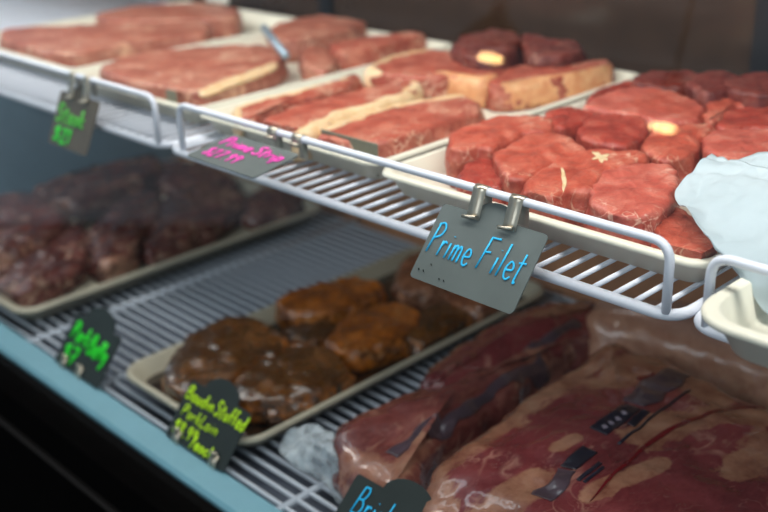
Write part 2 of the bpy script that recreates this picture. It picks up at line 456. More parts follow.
# light tube under the canopy
led = cpart('light_tube', tube([(XL + .02, .60, U + .548), (XR - .02, .60, U + .548)], .008), m_emit('cool_tube', (1, .97, .93, 1), 2.0))
def area(name, loc, rot, sx, sy, e, col):
    l = bpy.data.lights.new(name, 'AREA'); l.shape = 'RECTANGLE'; l.size = sx; l.size_y = sy; l.energy = e; l.color = col
    o = bpy.data.objects.new(name, l); COL.objects.link(o); o.location = loc; o.rotation_euler = rot; return o
area('canopy_light', (-.93, .62, U + .535), (math.radians(22), 0, 0), 2.6, .22, 16.5, (1, .98, .95))
area('under_shelf_light', (-.9, .66, U - .014), (math.radians(25), 0, 0), 2.4, .02, .6, (.80, .92, 1))  # added weak bluish fill for the lower level, no visible fixture
area('front_fill', (-.3, -2.4, 2.75), (math.radians(58), 0, math.radians(8)), 2.2, .9, 44, (.86, .93, 1))  # added fill from the front, out of view; no window stands there
# ------------------------------------------------------------------ wire shelves
ROD_R = .0022
def rod_mesh(y0, y1, r=ROD_R):
    bm = tube([(0, y0, 0), (0, y1, 0)], r, 8); me = bpy.data.meshes.new('rod'); bmesh.ops.recalc_face_normals(bm, faces=bm.faces); bm.to_mesh(me); bm.free()
    for p in me.polygons: p.use_smooth = True
    me.materials.append(M['wire']); return me
RM = rod_mesh(0, 1.185 - FY)
def wire_shelf(x0, x1, label, ra=.027, rb=.010):
    root = thing('wire_shelf', ((x0 + x1) / 2, FY, U - .004), label, 'wire shelf', 'white wire shelf sections on the upper level')
    inv = Matrix.Translation(-root.location)
    def add(name, bm):
        o = build(name, bm, M['wire'], root); o.matrix_parent_inverse = inv; return o
    yb = 1.185
    fr = fillet([(x0, yb, U - .004), (x0, FY, U - .004), (x1, FY, U - .004), (x1, yb, U - .004)], .022, 8)
    add('frame', tube(fr, .0044, 12))
    add('back_rod', tube([(x0, yb, U - .004), (x1, yb, U - .004)], .0044, 10))
    xa, xb = x0 + ra, x1 - rb
    rl = fillet([(xa, FY + .001, U - .002), (xa, FY + .001, U + .052), (xb, FY + .001, U + .052), (xb, FY + .001, U - .002)], .016, 8)
    add('guard_rail', tube(rl, .0036, 12))
    for y in (.80, 1.0): add('cross_rod', tube([(x0, y, U - .0062), (x1, y, U - .0062)], .003, 8))
    n = int(round((x1 - x0 - .03) / .0188)); st = (x1 - x0 - .036) / n
    for k in range(n + 1):
        o = bpy.data.objects.new('rod', RM); COL.objects.link(o); o.parent = root; o.matrix_parent_inverse = inv
        o.location = (x0 + .018 + k * st, FY, U - .0018)
    return root
wire_shelf(-.994, -.342, 'white wire shelf carrying the filet tray and the strip steak trays, middle section')
wire_shelf(-1.645, -1.006, 'white wire shelf at left carrying the far flat steaks and a green lettered card')
wire_shelf(-2.29, -1.657, 'white wire shelf at the far end of the case against the pale blue wall')
wire_shelf(-.332, .29, 'white wire shelf at right under the small ivory tray and white paper', ra=.012)

# lower deck: rods run along the case
deck = thing('wire_deck', (-.93, .8, L - .004), 'wide grey wire deck of the lower level under the meat trays and packs', 'wire deck')
inv = Matrix.Translation(-deck.location)
bm = tube([(XL + .01, 0, 0), (XR - .01, 0, 0)], .0027, 8); RM2 = bpy.data.meshes.new('long_rod'); bmesh.ops.recalc_face_normals(bm, faces=bm.faces); bm.to_mesh(RM2); bm.free()
for p in RM2.polygons: p.use_smooth = True
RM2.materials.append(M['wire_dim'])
y = .513
while y < 1.105:
    o = bpy.data.objects.new('long_rod', RM2); COL.objects.link(o); o.parent = deck; o.matrix_parent_inverse = inv; o.location = (0, y, L - .0027); y += .0165
x = -1.97
while x < .4:
    o = build('cross_rod', tube([(x, .497, L - .003), (x, 1.112, L - .003)], .0042, 10), M['wire_dim'], deck); o.matrix_parent_inverse = inv; x += .18

# ------------------------------------------------------------------ trays
def rrect(x0, x1, y0, y1, r, n=7):
    out = []
    for cx_, cy_, a0 in ((x1 - r, y1 - r, 0), (x0 + r, y1 - r, 90), (x0 + r, y0 + r, 180), (x1 - r, y0 + r, 270)):
        for k in range(n + 1):
            a = math.radians(a0 + 90 * k / n); out.append((cx_ + r * math.cos(a), cy_ + r * math.sin(a)))
    return out
def tray(x0, x1, y0, y1, z0, h, mat, label, r=.02, lip=.009, slope=.008, group=None, name='meat_tray'):
    bm = bmesh.new(); loops = []
    def lp(ins, z):
        loops.append([bm.verts.new((px_, py_, z)) for px_, py_ in rrect(x0 + ins, x1 - ins, y0 + ins, y1 - ins, max(.003, r - ins * .6))])
    t = .0025
    lp(lip + slope + .01, z0); lp(lip + slope, z0 + .0015); lp(lip * .75, z0 + h - .006); lp(.0006, z0 + h - .005)
    lp(0, z0 + h - .003); lp(.0012, z0 + h - .0006); lp(.003, z0 + h); lp(lip - .002, z0 + h); lp(lip, z0 + h - .0012)
    lp(lip + slope * .9, z0 + .006); lp(lip + slope + .004, z0 + .0035)
    bm.faces.new(loops[0][::-1])
    for a, b in zip(loops, loops[1:]):
        n = len(a)
        for i in range(n): bm.faces.new((a[i], a[(i + 1) % n], b[(i + 1) % n], b[i]))
    bm.faces.new(loops[-1])
    o = build(name, bm, mat, origin=((x0 + x1) / 2, (y0 + y1) / 2, z0)); return tag(o, label, 'tray', group)
TF = (-.69, -.340, .637, 1.125); TS = (-1.008, -.70, .650, 1.118); TB = (-1.325, -1.016, .655, 1.118); TL_ = (-1.72, -1.335, .672, 1.118)
TP = (-1.045, -.79, .522, 1.06); TR_ = (-1.70, -1.272, .512, 1.07)
tray(*TF, U + .0006, .026, M['tray'], 'ivory plastic tray holding the thick red filets')
tray(*TS, U + .0006, .026, M['tray'], 'ivory plastic tray of strip steaks behind the pink lettered card')
tray(*TB, U + .0006, .026, M['tray'], 'ivory plastic tray under the broad steak left of the strip steaks')
tray(*TL_, U + .0006, .026, M['tray'], 'ivory plastic tray under the far flat pale steak at upper left')
tray(-.311, .03, .553, 1.05, U + .0006, .030, M['tray'], 'ivory tray at right jutting out below the rail with paper in it', r=.035, lip=.011)
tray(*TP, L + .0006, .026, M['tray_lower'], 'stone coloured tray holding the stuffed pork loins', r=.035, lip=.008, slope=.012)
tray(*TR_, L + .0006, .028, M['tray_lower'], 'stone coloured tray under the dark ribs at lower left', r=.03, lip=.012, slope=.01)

# ------------------------------------------------------------------ filets
G = 'thick red filets on the ivory tray'
ZF = U + .044; ZB = U + .0045
fil = [
 ('A', [(456,126),(480,117),(541,116),(552,121),(551,131),(522,132),(495,146),(480,145),(451,148)], ZF, 'filet', 'thick red filet at the left front corner of the filet tray, with ragged side', 0),
 ('B', [(466,162),(480,157),(503,172),(500,186),(463,181)], ZF - .012, 'filet_deep', 'small wedge of filet below the front left filet, beside the tag rail', 0),
 ('C', [(497,152),(530,134),(557,132),(575,139),(586,150),(562,159),(541,168),(527,176),(511,176),(503,168)], ZF, 'filet', 'filet with a pale knob in its middle, second from the left front corner', 0),
 ('D', [(527,182),(546,163),(580,151),(604,149),(642,152),(640,160),(613,168),(600,174),(592,186),(570,188),(546,196),(529,193)], ZF, 'filet', 'filet with a white star of fat, above the blue lettered card', 0),
 ('E', [(593,190),(606,170),(645,162),(673,167),(677,177),(667,203),(645,214),(615,214),(597,205)], ZF, 'filet_pink', 'broad smooth filet at the front of the tray just left of the white paper', 0),
 ('F', [(652,222),(671,206),(690,212),(712,232),(720,252),(690,252),(664,246)], ZF - .012, 'filet', 'filet half covered by the lower corner of the white paper', 0),
 ('G', [(582,127),(593,115),(624,111),(645,118),(645,131),(624,144),(604,142),(584,136)], ZF + .002, 'filet_deep', 'dark red filet between the star marked filet and the large back filet', 0),
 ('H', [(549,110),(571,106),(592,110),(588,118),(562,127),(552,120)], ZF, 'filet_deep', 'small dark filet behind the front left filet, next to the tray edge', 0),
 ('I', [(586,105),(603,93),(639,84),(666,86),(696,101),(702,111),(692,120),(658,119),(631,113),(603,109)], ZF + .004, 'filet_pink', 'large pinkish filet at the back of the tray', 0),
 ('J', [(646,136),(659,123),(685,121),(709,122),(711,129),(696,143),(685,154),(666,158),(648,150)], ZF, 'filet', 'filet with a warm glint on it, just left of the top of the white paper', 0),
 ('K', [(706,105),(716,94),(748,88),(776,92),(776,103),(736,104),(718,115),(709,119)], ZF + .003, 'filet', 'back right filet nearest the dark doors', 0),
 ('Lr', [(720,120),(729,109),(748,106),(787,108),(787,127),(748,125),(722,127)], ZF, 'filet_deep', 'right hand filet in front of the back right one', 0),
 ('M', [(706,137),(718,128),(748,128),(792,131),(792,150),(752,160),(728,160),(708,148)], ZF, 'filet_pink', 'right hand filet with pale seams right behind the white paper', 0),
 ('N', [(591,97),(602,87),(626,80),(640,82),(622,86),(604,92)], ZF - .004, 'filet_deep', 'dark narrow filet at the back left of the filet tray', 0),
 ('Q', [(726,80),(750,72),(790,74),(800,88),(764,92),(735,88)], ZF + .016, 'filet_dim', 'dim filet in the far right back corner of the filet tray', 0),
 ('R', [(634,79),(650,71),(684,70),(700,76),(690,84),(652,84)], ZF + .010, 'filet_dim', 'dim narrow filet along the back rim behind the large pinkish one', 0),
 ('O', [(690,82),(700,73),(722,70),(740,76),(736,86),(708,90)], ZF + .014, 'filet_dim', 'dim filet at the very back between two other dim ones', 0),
]
for i, (k, pts, z, m, lab, _) in enumerate(fil):
    o, P, nr = slab('filet_steak', pz(pts, z), z, ZB, M[m], rnd=.006, amp=.0042, freq=42, seed=i * 2.3 + 1, dome=.0005, bulge=.002, shrink=.04, clip=TF, grow=.0022)
    tag(o, lab, 'steak', G)
    if k == 'D':
        bv = bvh_of(o)
        for j, (pp, w) in enumerate((([(592,152),(600,157),(607,162)], .006), ([(592,160),(600,157),(609,154)], .005), ([(597,152),(600,157),(602,164)], .004), ([(561,168),(565,180),(563,190)], .003))):
            f = drape('fat_fleck', [onz(a, b, z) for a, b in pp], w, bv, M['fat'], None, off=.0006, n=14, jag=.6, taper=True)
            f.parent = o; f.matrix_parent_inverse = Matrix.Translation(-o.location)

# ------------------------------------------------------------------ steaks
GS = 'steaks on the middle ivory trays'
ZS = U + .036
def steak(pts, z, m, lab, seed, fats=(), group=GS, zb=ZB, amp=.0036, fz=None, **k):
    c0 = onz(*pts[0], z); cx0 = sum(onz(x, y, z).x for x, y in pts) / len(pts)
    clip = TS if cx0 > -1.01 else TB if cx0 > -1.33 else TL_
    o, P, nr = slab('beef_steak', pz(pts, z), z, zb, M[m], rnd=.007, amp=amp, freq=44, seed=seed, dome=.001, bulge=.002, clip=clip, **k)
    tag(o, lab, 'steak', group)
    N = len(P)
    for (pa, pb, w, fm) in fats:
        a, b = onz(*pa, z), onz(*pb, z)
        ia = min(range(N), key=lambda i: (P[i] - a.xy).length); ib = min(range(N), key=lambda i: (P[i] - b.xy).length)
        if (ib - ia) % N > N / 2: ia, ib = ib, ia
        if ib < ia: ib += N
        fat_strip(P, nr, ia / N, ib / N, w, z, zb if fz is None else z - fz, M[fm], o, seed=seed)
    return o
steak([(317,134),(345,120),(390,106),(440,97),(464,95),(480,101),(479,112),(450,122),(420,130),(400,137),(379,141),(340,141)], ZS, 'steak', 'front strip steak beside the right rim of its tray, white fat along its back edge', 11, [((319,132), (465,95), .012, 'fat')])
steak([(262,120),(290,107),(340,93),(385,83),(412,79),(421,85),(412,94),(380,105),(345,114),(318,128),(300,134),(275,131)], ZS, 'steak', 'strip steak second from the front, cream fat around its left end', 12, [((290,133), (412,80), .017, 'fat')])
steak([(233,108),(255,101),(300,90),(345,78),(352,73),(362,76),(345,86),(300,98),(266,110),(250,122),(236,120)], ZS - .005, 'steak', 'thin strip steak third from the front with broad cream fat at its left end', 13, [((240,121), (350,76), .012, 'fat')])
steak([(98,68),(120,58),(160,50),(200,46),(255,44),(275,48),(284,58),(262,70),(228,82),(203,91),(160,86),(125,79)], ZS, 'steak_pale', 'broad pale steak at left with a long cream fat edge on its near side', 14, [((200,90), (280,62), .012, 'fat')], fz=.010)
steak([(366,68),(385,59),(410,52),(435,48),(462,52),(480,58),(470,68),(445,76),(420,76),(390,74)], ZS + .006, 'steak', 'bright red steak in the middle back with cream fat along its left side', 15, [((378,73), (435,48), .011, 'fat')])
steak([(424,66),(455,60),(490,60),(508,65),(500,74),(480,79),(450,75),(430,72)], ZS + .006, 'steak', 'orange red steak under the warm glint, cream fat facing forward', 16, [((432,72), (498,74), .012, 'fat_orange')])
steak([(484,74),(503,67),(540,62),(575,59),(606,59),(611,65),(580,73),(540,79),(506,83),(490,82)], ZS + .004, 'steak', 'thick steak at the back corner of the tray with a golden fat side', 17, [((503,83), (611,63), .006, 'fat_orange')])
steak([(330,42),(362,36),(400,32),(428,27),(437,31),(400,40),(372,47),(340,51)], ZS, 'steak', 'orange steak at the back of the strip tray with a dark side', 18)
steak([(300,52),(312,44),(328,48),(336,60),(326,70),(306,66)], ZS - .004, 'steak_pale', 'small orange steak end lying left of the back steak', 19)
steak([(0,30),(30,26),(80,24),(120,22),(170,20),(204,22),(208,32),(165,37),(115,45),(74,53),(42,50),(4,40)], ZS, 'steak_pale', 'far flat pale steak at the upper left', 20)
steak([(96,14),(130,6),(200,2),(238,8),(236,16),(200,18),(120,20)], ZS + .004, 'steak_pale', 'blurred far steak behind the flat pale one', 21)
steak([(268,28),(290,18),(350,12),(372,18),(350,28),(300,38),(276,38)], ZS + .004, 'steak_pale', 'dim steak at the very back beside the blue grey stick', 22)
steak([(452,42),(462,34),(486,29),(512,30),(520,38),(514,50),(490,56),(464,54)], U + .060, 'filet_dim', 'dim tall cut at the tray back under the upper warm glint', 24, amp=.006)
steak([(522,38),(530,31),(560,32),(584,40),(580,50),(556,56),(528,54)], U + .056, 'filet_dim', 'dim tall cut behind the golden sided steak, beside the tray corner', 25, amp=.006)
# ------------------------------------------------------------------ sign cards with clips and lettering
GL = {
 'P': (.55, [[(0,0),(.14,1)], [(.06,.92),(.34,1.02),(.52,.86),(.42,.62),(.08,.48)]]),
 'F': (.68, [[(.04,0),(.2,1)], [(.19,.98),(.66,1.0)], [(.12,.52),(.44,.56)]]),
 'S': (.55, [[(.5,.85),(.38,1),(.18,.95),(.12,.75),(.4,.45),(.38,.12),(.18,0),(.02,.14)]]),
 'B': (.58, [[(0,0),(.14,1)], [(.1,.98),(.4,1),(.46,.8),(.34,.58),(.1,.54)], [(.34,.56),(.5,.36),(.4,.08),(.02,.02)]]),
 'L': (.48, [[(.14,1),(.02,.02),(.42,.04)]]),
 'r': (.34, [[(.08,.5),(.02,0)], [(.05,.3),(.2,.48),(.32,.44)]]),
 'i': (.2, [[(.1,.5),(.04,0)], [(.14,.72),(.145,.74)]]),
 'm': (.62, [[(.08,.5),(.02,0)], [(.05,.32),(.2,.5),(.28,.4),(.25,0)], [(.27,.32),(.42,.5),(.52,.4),(.5,0)]]),
 'n': (.42, [[(.08,.5),(.02,0)], [(.05,.32),(.22,.5),(.33,.4),(.3,0)]]),
 'e': (.44, [[(.04,.26),(.36,.3),(.34,.46),(.18,.52),(.04,.3),(.1,.06),(.26,0),(.4,.1)]]),
 'l': (.22, [[(.16,1),(.04,0)]]),
 't': (.38, [[(.2,.86),(.1,.04),(.2,0)], [(0,.56),(.36,.6)]]),
 'p': (.42, [[(.08,.5),(-.03,-.4)], [(.05,.4),(.22,.52),(.36,.36),(.26,.04),(.03,.06)]]),
 'o': (.44, [[(.2,.5),(.04,.34),(.06,.06),(.22,0),(.36,.18),(.34,.42),(.2,.5)]]),
 'k': (.42, [[(.14,1),(.02,0)], [(.36,.5),(.06,.26),(.36,0)]]),
 'u': (.44, [[(.06,.5),(.04,.1),(.16,0),(.32,.16),(.36,.5)], [(.35,.5),(.34,0)]]),
 'd': (.44, [[(.34,.42),(.18,.5),(.04,.3),(.08,.04),(.24,.02),(.36,.3)], [(.42,1),(.34,0)]]),
 'f': (.34, [[(.36,.94),(.24,1),(.16,.8),(.1,0)], [(.0,.5),(.3,.54)]]),
 's': (.36, [[(.32,.46),(.16,.5),(.08,.36),(.28,.2),(.2,.02),(.02,.04)]]),
 'y': (.42, [[(.04,.5),(.1,.2),(.26,.16)], [(.36,.5),(.2,-.1),(.0,-.4)]]),
 'a': (.44, [[(.34,.42),(.18,.5),(.04,.28),(.12,.02),(.3,.14),(.36,.46)], [(.36,.48),(.36,0)]]),
 'c': (.38, [[(.34,.42),(.2,.5),(.04,.3),(.1,.03),(.34,.08)]]),
 'h': (.42, [[(.14,1),(.02,0)], [(.05,.3),(.22,.5),(.33,.4),(.3,0)]]),
 '/': (.34, [[(0,-.1),(.34,1)]]),
 '.': (.16, [[(.04,.0),(.06,.02)]]),
 '$': (.5, [[(.44,.82),(.26,.94),(.1,.76),(.4,.42),(.3,.12),(.04,.16)], [(.32,1.1),(.18,-.06)]]),
 '1': (.26, [[(.02,.8),(.16,1),(.06,0)]]),
 '2': (.46, [[(.06,.8),(.24,1),(.38,.8),(.02,.02),(.4,.04)]]),
 '7': (.46, [[(.04,.98),(.42,1),(.12,0)], [(.1,.5),(.38,.54)]]),
 '8': (.46, [[(.38,.86),(.22,1),(.08,.8),(.36,.32),(.22,.02),(.04,.24),(.3,.64),(.38,.86)]]),
 '9': (.44, [[(.36,.82),(.2,1),(.06,.8),(.16,.56),(.36,.7),(.36,.84),(.24,0)]]),
 ' ': (.34, []),
}
def cat_smooth(pts, k=6):
    if len(pts) < 3: return [Vector(p) for p in pts]
    P = [Vector(p) for p in pts]; P = [2 * P[0] - P[1]] + P + [2 * P[-1] - P[-2]]; out = []
    for i in range(1, len(P) - 2):
        p0, p1, p2, p3 = P[i - 1:i + 3]
        for j in range(k):
            t = j / k; out.append(.5 * ((2 * p1) + (p2 - p0) * t + (2 * p0 - 5 * p1 + 4 * p2 - p3) * t * t + (3 * p1 - p0 - 3 * p2 + p3) * t ** 3))
    out.append(P[-2]); return out
def lettering(text, u0, v0, capw, caph, r, mat, parent, drop=0.0):
    """handwriting on the face of a card, card coordinates in metres: x right, y up, z out of the face"""
    bm = bmesh.new(); x = u0
    for ch in text:
        adv, strokes = GL[ch]
        for s in strokes:
            q = cat_smooth(s)
            path = [Vector((x + p.x * capw, v0 + p.y * caph + drop * (x - u0), .0008)) for p in q]
            tube(path, r, 8, bm, flat=(Vector((0, 0, 1)), .35))
        x += (adv + .10) * capw
    if not text.strip('.'): return build('smudge', bm, mat, parent)
    o = build('lettering', bm, mat, parent); o['label'] = mat.name.split('_')[0] + ' handwriting'
    return o
CW, CH = .110, .068
def text_w(text): return sum(GL[c][0] + .10 for c in text) - .1
def card(label, origin, vup, lines, slate, clips, rail, tab=True, w=CW, h=CH, name='price_card', tabx=.5, clipm=None, tabr=.021):
    """origin: bottom left corner of the card; vup: direction from bottom edge to top edge; u is +X"""
    u = Vector((1, 0, 0)); v = Vector(vup); v = (v - u * v.dot(u)).normalized(); n = u.cross(v)
    if n.y > 0: n = -n; 
    mat = Matrix((u, v, n)).transposed().to_4x4(); mat.translation = origin
    root = thing(name, None, label, 'sign', 'chalkboard price cards', mat=mat)
    # outline with a half round tab on the top edge
    out = []
    for cx_, cy_, a0 in ((w - .004, .004, 270),):
        for k in range(5): a = math.radians(a0 + 22.5 * k); out.append((cx_ + .004 * math.cos(a), cy_ + .004 * math.sin(a)))
    for k in range(5): a = math.radians(0 + 22.5 * k); out.append((w - .004 + .004 * math.cos(a), h - .004 + .004 * math.sin(a)))
    if tab:
        for k in range(13): a = math.pi * k / 12; out.append((w * tabx + tabr * math.cos(a), h + tabr * .62 * math.sin(a)))
    for k in range(5): a = math.radians(90 + 22.5 * k); out.append((.004 + .004 * math.cos(a), h - .004 + .004 * math.sin(a)))
    for k in range(5): a = math.radians(180 + 22.5 * k); out.append((.004 + .004 * math.cos(a), .004 + .004 * math.sin(a)))
    bm = bmesh.new(); t = .0012
    a = [bm.verts.new((x, y, 0)) for x, y in out]; b = [bm.verts.new((x, y, -t)) for x, y in out]
    bm.faces.new(a); bm.faces.new(b[::-1])
    for i in range(len(a)): bm.faces.new((a[i], b[i], b[(i + 1) % len(a)], a[(i + 1) % len(a)]))
    build('card', bm, slate, root, smooth=False)
    for (txt, u0, v0, cw_, ch_, r, m, dr) in lines: lettering(txt, u0, v0, cw_, ch_, r, m, root, dr)
    im = mat.inverted()
    for cu in clips:
        bm = bmesh.new(); ww = .0066; th = .0007
        prof = rail(cu, im)
        rows = []
        for k, p in enumerate(prof):
            tt = (prof[min(k + 1, len(prof) - 1)] - prof[max(k - 1, 0)]).normalized(); nn = Vector((0, -tt.z, tt.y))
            rows.append([bm.verts.new(p + Vector((sx * ww, 0, 0)) + nn * th * sn) for sx, sn in ((-1, 0), (1, 0), (1, 1), (-1, 1))])
        for A, B in zip(rows, rows[1:]):
            for i in range(4): bm.faces.new((A[i], A[(i + 1) % 4], B[(i + 1) % 4], B[i]))
        bm.faces.new(rows[0]); bm.faces.new(rows[-1][::-1])
        c = build('clip', bm, clipm or M['clip'], root)
        q = prof[-1]
        hk = build('clip_hook', tube([(q.x - .009, q.y - .0005, q.z + .002), (q.x - .003, q.y, q.z + .0026), (q.x + .004, q.y + .0015, q.z + .0022)], .0016, 8), clipm or M['clip'], c)
    return root
def rail_clip(depth):
    """strap that folds over the guard rail and comes down onto the face of the card"""
    def f(cu, im):
        c = im @ Vector((0, FY + .001, U + .052)); up = (im.to_3x3() @ Vector((0, 0, 1))); bk = (im.to_3x3() @ Vector((0, 1, 0)))
        c.x = cu; pts = []
        pts.append(c + bk * .0046 - up * .022)
        for k in range(9):
            a = math.pi * k / 8; pts.append(c + bk * .0046 * math.cos(a) + up * .0046 * math.sin(a))
        e = Vector((cu, CH - depth, .0016)); m = pts[-1].lerp(e, .5); 
        pts += [pts[-1].lerp(e, .35), pts[-1].lerp(e, .75), e]
        for p in pts: p.x = cu
        return pts
    return f
def ledge_clip(cu, im):
    q = [Vector((cu, -.004, -.003)), Vector((cu, .002, .0014)), Vector((cu, .006, .0022)), Vector((cu, .012, .0018))]
    return q

def corner(px_bot, px_top, Y):
    a = ony(*px_top, Y); r = ray(*px_bot); return CAM + r * ((a.x) / r.x), a
b_, a_ = corner((409, 276), (443, 205), FY - .008)
M['slate_top'] = plain('grey_chalkboard_card', srgb(96, 104, 102), .4, var=.1)
M['slate_far'] = plain('brown_chalkboard_card', srgb(84, 74, 60), .45, var=.12)
card('grey chalkboard card reading Prime Filet in blue, clipped to the rail', b_, a_ - b_,
     [('Prime', .0055, .0245, .0178, .027, .0009, M['cyan'], -.03), ('Filet', .0590, .0250, .0192, .028, .0009, M['cyan'], -.03), ('..', .006, .008, .02, .02, .0012, M['black'], 0), ('.', .016, .015, .02, .02, .001, M['black'], 0), ('..', .030, .006, .02, .02, .001, M['black'], 0)],
     M['slate_top'], (.036, .074), rail_clip(.006))
b_, a_ = corner((186, 155), (233, 133), FY - .008)
card('grey chalkboard card with pink writing lying over the front of the wire shelf', b_, a_ - b_,
     [('Prime', .010, .034, .0185, .0165, .0016, M['pink'], .0), ('Strip', .062, .034, .0185, .0165, .0016, M['pink'], .0), ('$27.99', .012, .010, .018, .015, .0013, M['pink'], 0)],
     M['slate_top'], (.058, .096), rail_clip(.004), h=.057, tab=False)
b_, a_ = corner((48, 142), (60, 95), FY - .008)
card('dark card with blurred green writing hanging from the rail at upper left', b_, a_ - b_,
     [('Rib', .006, .030, .030, .022, .002, M['leaf'], .0), ('$29', .010, .006, .028, .018, .002, M['green'], 0)] if False else
     [('Steak', .006, .030, .026, .022, .002, M['leaf'], .0), ('$21', .010, .005, .03, .018, .002, M['green'], 0)],
     M['slate_far'], (.03, .066), rail_clip(.006), w=.096) if 'S' in GL else None

def lower_card(px_bot, px_top, label, lines, clips, z=L + .004, **k):
    a = onz(*px_bot, z); r = ray(*px_top); b = CAM + r * (a.x / r.x)
    return card(label, a, b - a, lines, M['slate_lower'], clips, ledge_clip, **k)
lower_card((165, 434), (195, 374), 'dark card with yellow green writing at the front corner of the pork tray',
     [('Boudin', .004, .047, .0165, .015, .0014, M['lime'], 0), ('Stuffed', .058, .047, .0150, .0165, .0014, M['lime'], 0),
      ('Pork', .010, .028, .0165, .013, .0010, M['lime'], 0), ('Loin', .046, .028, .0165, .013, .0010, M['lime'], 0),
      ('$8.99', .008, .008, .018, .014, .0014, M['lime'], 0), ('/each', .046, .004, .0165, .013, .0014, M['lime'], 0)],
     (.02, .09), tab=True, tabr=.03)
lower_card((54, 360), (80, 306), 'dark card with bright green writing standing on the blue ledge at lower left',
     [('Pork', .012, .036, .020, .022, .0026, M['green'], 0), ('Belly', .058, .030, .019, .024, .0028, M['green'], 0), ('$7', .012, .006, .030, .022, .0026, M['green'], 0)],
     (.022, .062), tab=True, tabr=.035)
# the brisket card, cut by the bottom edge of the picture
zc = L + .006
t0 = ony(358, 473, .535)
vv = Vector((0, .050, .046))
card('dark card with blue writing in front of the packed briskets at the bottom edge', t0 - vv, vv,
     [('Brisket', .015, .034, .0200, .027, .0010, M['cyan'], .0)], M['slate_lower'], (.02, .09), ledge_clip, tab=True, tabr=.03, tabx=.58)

# ------------------------------------------------------------------ small grey card between rail and strip steak, paper slip, stick
p0 = ony(322, 141, .668); p1 = ony(378, 157, .668)
o = build('divider_card', box_bm(p0.x, p1.x, .667, .669, U + .006, U + .040, .0006), M['card_back'], smooth=False); tag(o, 'small plain grey card upright between the rail and the front strip steak', 'card')
p0 = ony(190, 97, .70)
o = build('divider_card', box_bm(p0.x - .01, p0.x + .012, .672, .674, U + .006, U + .036, .0006), M['card_back'], smooth=False); tag(o, 'narrow grey card upright between the broad pale steak and the strip steaks', 'card')
p = ony(224, 30, 1.13)
M['slip'] = plain('white_slip', srgb(214, 210, 200), .6)
o = build('paper_slip', box_bm(p.x - .035, p.x + .035, 1.12, 1.123, U + .03, U + .11, .001), M['slip'], smooth=False); tag(o, 'blank whitish slip standing at the back of the far trays', 'slip')
a = onz(286, 56, U + .045); b = ony(264, 28, a.y + .06)
M['stick'] = plain('blue_grey_metal', srgb(150, 170, 184), .35, metal=.4)
o = build('metal_stick', tube([a, a.lerp(b, .5), b], .0055, 10), M['stick']); tag(o, 'short blue grey metal stick slanting up between the back steaks', 'stick')

# ------------------------------------------------------------------ butcher paper
def patch(rows, nu=40, nv=40, amp=.003, seed=1, thick=.0006, freq=26, sharp=.004):
    def cr(P, t):
        m = len(P) - 1; i = min(int(t * m), m - 1); f = t * m - i
        p1, p2 = P[i], P[i + 1]; p0 = P[i - 1] if i else 2 * p1 - p2; p3 = P[i + 2] if i + 2 <= m else 2 * p2 - p1
        return .5 * ((2 * p1) + (p2 - p0) * f + (2 * p0 - 5 * p1 + 4 * p2 - p3) * f * f + (3 * p1 - p0 - 3 * p2 + p3) * f ** 3)
    bm = bmesh.new(); g = []
    for j in range(nv + 1):
        rowp = [cr([r[i] for r in rows], j / nv) for i in range(len(rows[0]))]; line = []
        for i in range(nu + 1):
            p = cr(rowp, i / nu)
            d = fn(p, freq, seed) * amp + (abs(fn(p, freq * .7, seed + 9)) - .3) * sharp
            line.append(bm.verts.new(p + Vector((d * .2, -d * .3, d))))
        g.append(line)
    for A, B in zip(g, g[1:]):
        for i in range(nu): bm.faces.new((A[i], A[i + 1], B[i + 1], B[i]))
    r = bmesh.ops.extrude_face_region(bm, geom=list(bm.faces))
    for v in [q for q in r['geom'] if isinstance(q, bmesh.types.BMVert)]: v.co.z -= thick
    return bm
def grid(rows): return [[onz(x, y, U + z) for x, y, z in r] for r in rows]
pp = thing('butcher_paper', tuple(onz(735, 230, U + .05)), 'crumpled white butcher paper over the right end of the filet tray', 'paper')
def gridy(rows): return [[ony(x, y, Y) for x, y, Y in r] for r in rows]
o = build('sheet', patch(gridy([
    [(712,150,.775),(732,157,.765),(752,162,.755),(800,170,.75)],
    [(694,168,.735),(722,180,.72),(756,188,.71),(815,200,.70)],
    [(675,191,.695),(706,212,.675),(750,224,.67),(830,235,.67)],
    [(697,222,.655),(726,250,.637),(762,270,.632),(840,285,.63)],
    [(722,252,.640),(746,286,.628),(774,318,.622),(845,335,.62)]]), 70, 70, amp=.004, seed=3, sharp=.013, freq=16), M['paper'], pp)
o.matrix_parent_inverse = Matrix.Translation(-pp.location)
o = build('folded_layer', patch(gridy([
    [(736,162,.785),(758,153,.79),(800,147,.79)],
    [(742,172,.76),(765,172,.755),(810,172,.75)],
    [(752,188,.74),(780,196,.73),(820,205,.72)]]), 20, 20, amp=.003, seed=8), M['paper'], pp)
o.matrix_parent_inverse = Matrix.Translation(-pp.location)

